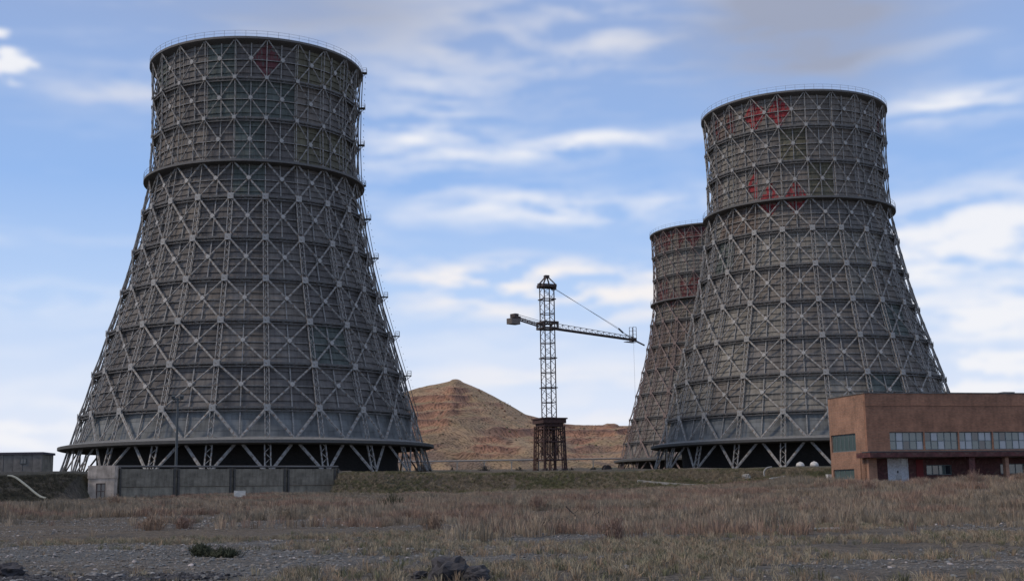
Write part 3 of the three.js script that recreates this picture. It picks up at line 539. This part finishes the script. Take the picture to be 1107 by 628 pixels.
// ---------------------------------------------------------------- small things on the bank and field
const white = surf([.55, .53, .49], .15, { tile: 2, spot: [.36, .33, .3, .2] });
for (const [x, lab] of [[51.9, 'white domed tank under the right tower, the one farther from the brick building'], [54.45, 'white domed tank under the right tower, the one nearer the brick building']]) {
  const d = 231, t = thing('water_tank', lab, 'tank', [x, groundY(x, d), -d], 0, 'white tanks under the right tower');
  part('shell', new THREE.LatheGeometry([[.72, -.2], [.76, 0], [.76, .72], [.66, 1.02], [.42, 1.22], [.16, 1.3], [.02, 1.3]].map(p => new THREE.Vector2(...p)), 24), white, t);
  part('band', new THREE.TorusGeometry(.77, .035, 6, 28).rotateX(Math.PI / 2).translate(0, .6, 0), M.steelThin, t); part('cap', new THREE.CylinderGeometry(.14, .16, .14, 14).translate(0, 1.34, 0), M.steelThin, t);
}
function rockGeo(seed, r, sy = .7, det = 3) { const g = new THREE.IcosahedronGeometry(1, det), p = g.attributes.position; for (let i = 0; i < p.count; i++) { const v = V(p.getX(i), p.getY(i), p.getZ(i)); const k = 1 + .75 * fbm(v.x * 1.3 + seed * 3.1, v.y * 1.3, v.z * 1.3 + seed, 3) + .5 * fbm(v.x * 4, v.y * 4 + seed, v.z * 4, 2); v.multiplyScalar(r * k); p.setXYZ(i, v.x, v.y * sy, v.z); } g.computeVertexNormals(); return g; }
function block(name, w, h, dp, seed, mat, label, cat, x, d, turn = 0, dy = 0, tilt = 0) { // chipped block
  const g = new THREE.BoxGeometry(w, h, dp, 6, 4, 5), p = g.attributes.position; for (let i = 0; i < p.count; i++) { const a = p.getX(i), b = p.getY(i), c = p.getZ(i), s = .06 * Math.min(w, h, dp); p.setXYZ(i, a + s * noise.noise(a * 3 + seed, b * 3, c * 3), b + s * noise.noise(a * 3, b * 3 + seed, c * 3), c + s * noise.noise(a * 3, b * 3, c * 3 + seed)); } g.computeVertexNormals();
  const m = single(name, g, mat, label, cat); m.position.set(x, groundY(x, d) + h / 2 + dy, -d); m.rotation.set(0, turn, tilt); return m;
}
block('concrete_block', 1.15, .95, .7, 3, white, 'pale concrete block at the left foot of the brick building', 'block', 34.4, 138, .1, -.1);
block('concrete_block', 1.2, .75, .6, 8, white, 'white block in the grass before the concrete wall', 'block', -29.6, 137, .2, -.1);
block('concrete_beam', 2.3, .26, .3, 5, white, 'pale broken beam lying on the bank below the right tower', 'beam', 33.2, 161, .35, .0, .12);
{ const x = 31.9, d = 162, y = groundY(x, d); const c = new THREE.CatmullRomCurve3([V(x + .9, y + 1.25, -d - .3), V(x + .2, y + 1.1, -d), V(x - .2, y + .6, -d + .1), V(x - .1, y - .1, -d + .2)]); single('bent_pipe', new THREE.TubeGeometry(c, 20, .1, 10), M.concrete, 'bent white pipe sticking out of the bank below the right tower', 'pipe'); }
{ const g = rockGeo(5, .5, .8, 3), m = single('rubble_lump', g, M.concrete, 'pale lump of rubble on the bank left of the bent pipe', 'rubble'); m.position.set(29.3, groundY(29.3, 161) + .15, -161); }
{ const pts = []; for (let i = 0; i <= 14; i++) { const q = i / 14, x = 15.5 + q * 11.5, d = 160 - q * 6; pts.push(V(x, groundY(x, d) + .08, -d)); } const g = new GB(); for (let i = 0; i < 14; i++) g.bar(pts[i], lerpV(pts[i], pts[i + 1], .985), .7, .28); single('kerb', g.geo(), M.concrete, 'low pale concrete kerb running along the bank left of the bent pipe', 'kerb'); }
{ const x = 20.2, d = 279, y = groundY(x, d), t = thing('cable_drum', 'big dark round drum standing at the left foot of the farthest tower', 'drum', [x, y + .95, -d], .5); for (const s of [-.5, .5]) part('flange', new THREE.CylinderGeometry(1.0, 1.0, .12, 24).rotateX(Math.PI / 2).translate(0, 0, s), M.craneSteel, t); part('core', new THREE.CylinderGeometry(.7, .7, .9, 20).rotateX(Math.PI / 2), M.frameDark, t); part('hub', new THREE.CylinderGeometry(.18, .18, 1.3, 12).rotateX(Math.PI / 2), M.rust, t); }
{ const x0 = -40, x1 = 48, d = 420, y = EYE + 11, t = thing('pipeline', 'pale pipeline on supports running below the hill behind the crane', 'pipeline', [0, 0, -d]); part('pipe', new THREE.CylinderGeometry(.27, .27, x1 - x0, 12).rotateZ(Math.PI / 2).translate((x0 + x1) / 2, y, 0), flat(.27, .25, .24, .95), t); for (let x = x0 + 3; x < x1; x += 9) { const g = new GB(), gy = groundY(x, d) - .3; g.box(x - .18, x + .18, gy, y - .4, -.2, .2); g.box(x - .6, x + .6, y - .62, y - .4, -.25, .25); part('support', g.geo(), M.concrete, t); } }

// rocks in the foreground
M.rock = surf([.05, .046, .05], .4, { tile: 1, freq: 8, bump: .02 });
M.rockPale = surf([.2, .19, .185], .3, { tile: 1, freq: 8, bump: .02 });
function rock(x, d, r, seed, mat, label, sy = .75) { const m = single('rock', rockGeo(seed, r, sy), mat, label, 'rock', 'foreground rocks'); m.position.set(x, groundY(x, d) + r * .22, -d); m.rotation.y = seed; return m; }
rock(-1.42, 28.3, .46, 2, M.rock, 'dark lumpy boulder at the bottom edge, centre left', .9);
rock(-.85, 27.9, .3, 7, M.rock, 'smaller dark rock leaning right of the bottom boulder');
rock(-12.1, 30.6, .34, 4, M.rock, 'dark rock in the bottom left corner');
rock(-2.15, 28.6, .17, 9, M.rock, 'fist sized dark rock left of the bottom boulder');
rock(-10.0, 30.5, .2, 12, M.rockPale, 'flat pale stone in the rubble at bottom left', .4);
rock(-9.3, 30.2, .14, 13, M.rockPale, 'small pale stone right of the flat one at bottom left', .5);
rock(2.6, 29.6, .17, 15, M.rockPale, 'pale flat stone on the gravel right of the bottom boulder', .45);
block('plank', 1.7, .07, .22, 2, white, 'weathered pale plank lying in the right field', 'plank', 14.3, 60, .12, .03);

// dry shrubs: many thin twigs with seed heads
function shrubGeo(seed, n, h, spread, thick = 1) {
  const R = rng(seed), g = new GB();
  for (let i = 0; i < n; i++) {
    const a = R() * 6.283, q = Math.pow(R(), .6), lob = .65 + .5 * noise.noise(Math.cos(a) * 1.7 + seed, Math.sin(a) * 1.7, seed * .37), r = spread * q * lob * 1.35, hh = h * (1.05 - .5 * q) * (.35 + .75 * R()) * (.6 + .6 * lob);
    const p0 = V(Math.cos(a) * r * .72, -.05, Math.sin(a) * r * .72), p1 = V(Math.cos(a) * r * .85 + (R() - .5) * .12, hh * .55, Math.sin(a) * r * .85 + (R() - .5) * .12), p2 = V(Math.cos(a) * r + (R() - .5) * .25, hh, Math.sin(a) * r + (R() - .5) * .25), w = (.009 + .009 * R()) * thick;
    const s = V(Math.cos(a + 1.57), 0, Math.sin(a + 1.57)).multiplyScalar(w);
    g.quad(p0.clone().sub(s), p0.clone().add(s), p1.clone().add(s), p1.clone().sub(s)); g.quad(p1.clone().sub(s), p1.clone().add(s), p2.clone().addScaledVector(s, .4), p2.clone().addScaledVector(s, -.4));
    for (let k = 0; k < 3; k++) { const t = .35 + .6 * R(), b = lerpV(p1, p2, t), e = b.clone().add(V((R() - .5) * .3, .04 + .16 * R(), (R() - .5) * .3)); g.quad(b.clone().sub(s), b.clone().add(s), e.clone().addScaledVector(s, .5), e.clone().addScaledVector(s, -.5)); }
  }
  return g.geo();
}
const dry = [flat(.25, .175, .125, .95), flat(.24, .19, .135, .95), flat(.23, .15, .115, .95)], greenShrub = flat(.05, .055, .03, .95);
const shrubs = [
  [-4.35, 68, 1.0, .9, 0, 'rusty dry shrub in the middle field above the bottom boulder'], [-20.5, 72, .95, 1.1, 0, 'broad rusty shrub clump in the left field below the gatehouse'], [-19.2, 74, .8, .8, 2, 'smaller reddish shrub just right of the broad clump at left'],
  [-14.9, 84, .9, .8, 1, 'tan dry shrub before the middle of the concrete wall'], [4.2, 82, 1.3, 1.0, 0, 'tall rusty shrub in the centre field below the crane'], [4.0, 52, .9, .7, 2, 'reddish dry shrub in the middle of the right half foreground'],
  [9.3, 86, 1.2, 1.1, 1, 'broad tan shrub below the left foot of the right tower'], [31, 112, 1.4, 1.2, 2, 'reddish brush heaped left of the brick building door'], [43.5, 121, 1.7, 1.5, 2, 'tall reddish brush in front of the brick building canopy'], [49, 122, 1.5, 1.3, 0, 'rusty brush at the right end of the brick building'],
  [-9.6, 100, 1.3, 1.6, 3, 'dark olive bush at the right end of the concrete wall'], [1.6, 93, 1.2, 1.0, 2, 'reddish tuft shrub in line with the crane at the field edge'], [-37, 118, 1.1, 1.0, 0, 'rusty shrub at the foot of the concrete wall near the gatehouse']];
shrubs.forEach(([x, d, h, s, m, lab], i) => { const o = single('dry_shrub', shrubGeo(100 + i, Math.round(110 + 60 * s), h, s), m === 3 ? greenShrub : dry[m], lab, 'shrub', 'dry shrubs in the field'); o.position.set(x, groundY(x, d), -d); });
[[-9.95, 40.5, .34, .45, 'dark green cushion plant in the left foreground gravel'], [-9.1, 40, .2, .75, 'low spreading green plant right of the cushion plant at left']].forEach(([x, d, h, s, lab], i) => { const o = single('cushion_plant', shrubGeo(300 + i, 220, h, s), greenShrub, lab, 'plant'); o.position.set(x, groundY(x, d), -d); });
// bare shrubs on the far side behind the crane
{ const gm = flat(.1, .085, .072, .95), labs = ['bare grey bush nearest the left tower, below the hill', 'second bare bush from the left tower, below the hill', 'third bare bush from the left tower, below the hill', 'bare bush just left of the crane base', 'bare bush just right of the crane base', 'bare bush between the crane base and the dark drum'];
  [[-24, 330, 4.2, 2.6], [-17, 345, 3.2, 2.4], [-8, 335, 3.6, 2.8], [1.5, 320, 2.6, 2.2], [15, 335, 2.4, 2.6], [21.5, 345, 2.6, 2.4]].forEach(([x, d, h, s], i) => { const g = shrubGeo(500 + i, 260, h, s, 11); g.scale(1, 1, 1); const o = single('bare_bush', g, gm, labs[i], 'bush', 'bare bushes behind the crane'); o.position.set(x, groundY(x, d), -d); }); }

// ---------------------------------------------------------------- dry grass and gravel (nobody could count them)
function tuftGeo(seed, blades, h, lean) { const R = rng(seed), p = [], n = []; for (let i = 0; i < blades; i++) { const a = R() * 6.283, r = R() * .22, hh = h * (.5 + .6 * R()), l = lean * (.3 + R()), bx = Math.cos(a) * r, bz = Math.sin(a) * r, tx = bx + Math.cos(a) * l, tz = bz + Math.sin(a) * l, s = R() * 6.283, w = .008 + .008 * R(), sx = Math.cos(s) * w, sz = Math.sin(s) * w, mx = bx + (tx - bx) * .35, mz = bz + (tz - bz) * .35, my = hh * .6; p.push(bx - sx, -.03, bz - sz, bx + sx, -.03, bz + sz, mx + sx, my, mz + sz, bx - sx, -.03, bz - sz, mx + sx, my, mz + sz, mx - sx, my, mz - sz, mx - sx, my, mz - sz, mx + sx, my, mz + sz, tx, hh, tz); } const g = new THREE.BufferGeometry(); g.setAttribute('position', new THREE.Float32BufferAttribute(p, 3)); g.computeVertexNormals(); return g; }
function scatter(name, geo, mat, list) { const m = new THREE.InstancedMesh(geo, mat, list.length); m.name = numbered(name); const o = new THREE.Object3D(), c = new THREE.Color(); list.forEach(([x, y, z, s, sy, r, col, tilt = 0], i) => { o.position.set(x, y, z); o.scale.set(s, s * sy, s); o.rotation.set(tilt, r, tilt * .7); o.updateMatrix(); m.setMatrixAt(i, o.matrix); m.setColorAt(i, c.setRGB(...col)); }); m.castShadow = m.receiveShadow = true; m.userData.kind = 'stuff'; scene.add(m); return m; }
const blade = new THREE.MeshStandardMaterial({ color: 0xffffff, roughness: 1, side: THREE.DoubleSide });
{
  const R = rng(42), tall = [], low = [], bankG = [];
  for (let i = 0; i < 52000; i++) {
    const d = Math.sqrt(34 * 34 + R() * (150 * 150 - 34 * 34)), x = (R() * 2 - 1) * d * .46, c = crestD(x);
    if (d > c - (x < -44 ? 10 : onWall(x) ? .6 : 11)) continue;
    { const lx = (x - 36.2) * .97 - (d - 130) * -.242, ld = (d - 130) * .97 - (x - 36.2) * .242; if (lx > -1 && ld > -1.5) continue; }
    const f = fbm(x * .07, d * .1, 3.3, 4), edge = sst(34, 104, d + 46 * fbm(x * .045, d * .02, 8.8, 3) + (x > -3 ? 13 : -9)), bare = fbm(x * .11 + 5, d * .16, 1.9, 3); if (edge * 1.05 + f * .9 < .36 + .75 * R() || bare > .1 + .14 * R()) continue;
    const n = fbm(x * .09 + 4, d * .14, 7.7, 3), hn = fbm(x * .2, d * .26, 12.4, 3), q = R(), k = .65 + .7 * R();
    const col = n > .12 ? [.27 * k, .185 * k, .138 * k] : n < -.08 ? [.24 * k, .2 * k, .15 * k] : q < .5 ? [.33 * k, .26 * k, .19 * k] : [.26 * k, .2 * k, .148 * k];
    tall.push([x, groundY(x, d), -d, (.42 + .45 * R() + 1.7 * clamp(hn, -.2, .5)) * (1 - .5 * sst(104, 124, d) * sst(30, 24, x)) + .14, 1, R() * 6.28, col]);
  }
  for (let i = 0; i < 26000; i++) {
    const d = Math.sqrt(20 * 20 + R() * (64 * 64 - 400)), x = (R() * 2 - 1) * d * .46, f = fbm(x * .12, d * .12, 6.1, 4) - .16 * sst(2, -4, x) * sst(52, 44, d); if (f < R() * .55 - .1) continue;
    const k = .7 + .6 * R(), q = R(); low.push([x, groundY(x, d), -d, .35 + .45 * R(), 1, R() * 6.28, q < .6 ? [.28 * k, .235 * k, .165 * k] : q < .75 ? [.15 * k, .145 * k, .085 * k] : [.3 * k, .22 * k, .15 * k]]);
  }
  for (let i = 0; i < 26000; i++) {
    const x = -75 + R() * 135, c = crestD(x); if (onWall(x) && R() < .9) continue; const d = c - 12 + R() * 18; if (onWall(x)) continue;
    const k = .7 + .6 * R(), dk = x < -45; bankG.push([x, groundY(x, d), -d, .5 + .5 * R(), .8, R() * 6.28, dk ? [.065 * k, .06 * k, .042 * k] : fbm(x * .1, d * .2, 3.1, 3) + .25 > R() * .55 ? [.13 * k, .125 * k, .06 * k] : [.25 * k, .2 * k, .135 * k]]);
  }
  scatter('dry_grass', tuftGeo(1, 26, .62, .2), blade, tall); scatter('low_grass', tuftGeo(2, 20, .34, .2), blade, low); scatter('bank_grass', tuftGeo(3, 20, .5, .25), blade, bankG);
  const peb = []; const R2 = rng(99);
  for (let i = 0; i < 120000; i++) {
    const d = Math.sqrt(20 * 20 + R2() * (95 * 95 - 400)), x = (R2() * 2 - 1) * d * .46, f = fbm(x * .07, d * .07 + 4, 1.5, 4); if (f < R2() * .4 - .2) continue;
    const big = Math.pow(R2(), 5), s = .009 + .02 * R2() + .06 * big * big, k = .7 + .5 * R2(), w = R2(); const col = w < .05 ? [.4 * k, .35 * k, .33 * k] : w < .5 ? [.17 * k, .17 * k, .168 * k] : [.185 * k, .16 * k, .135 * k];
    peb.push([x, groundY(x, d) + s * .2, -d, s, .65, R2() * 6.28, col, R2() - .5]);
  }
  for (let i = 0; i < 5000; i++) { const d = 29 + R2() * 2.6 * (.4 + .6 * R2()), x = -13.2 + R2() * 6.8 * (.5 + .5 * R2()), s = .015 + .06 * Math.pow(R2(), 3), k = .5 + .8 * R2(); peb.push([x, groundY(x, d) + s * .4, -d, s, .7, R2() * 6.28, R2() < .06 ? [.3 * k, .29 * k, .28 * k] : [.055 * k, .052 * k, .055 * k], R2() - .5]); }
  scatter('gravel', rockGeo(21, 1, .8, 1), new THREE.MeshStandardMaterial({ color: 0xffffff, roughness: .95 }), peb);
}

scatter('hill_scrub', rockGeo(33, 1, .8, 1), new THREE.MeshStandardMaterial({ color: 0xffffff, roughness: 1 }), hillScrub);
{ // dead branch
  const x = 3.9, d = 76, y = groundY(x, d), P = (a, b) => V(x + a, y + b, -d), bark = flat(.045, .04, .036, .95), t = [[[P(-.9, .95), P(-.45, .5), P(.1, .02)], .04], [[P(.1, .02), P(.5, .2), P(1.1, .6)], .035], [[P(.5, .2), P(.8, .6), P(.85, .95)], .02], [[P(-.45, .5), P(-.2, .7), P(-.15, 1.0)], .018]];
  single('dead_branch', mergeGeometries(t.map(([p, r]) => new THREE.TubeGeometry(new THREE.CatmullRomCurve3(p), 10, r, 6))), bark, 'dark forked dead branch lying in the dry grass below the crane', 'branch');
}
scene.traverse(o => { if (o.isMesh) { o.castShadow = true; o.receiveShadow = true; } });
renderer.render(scene, camera);
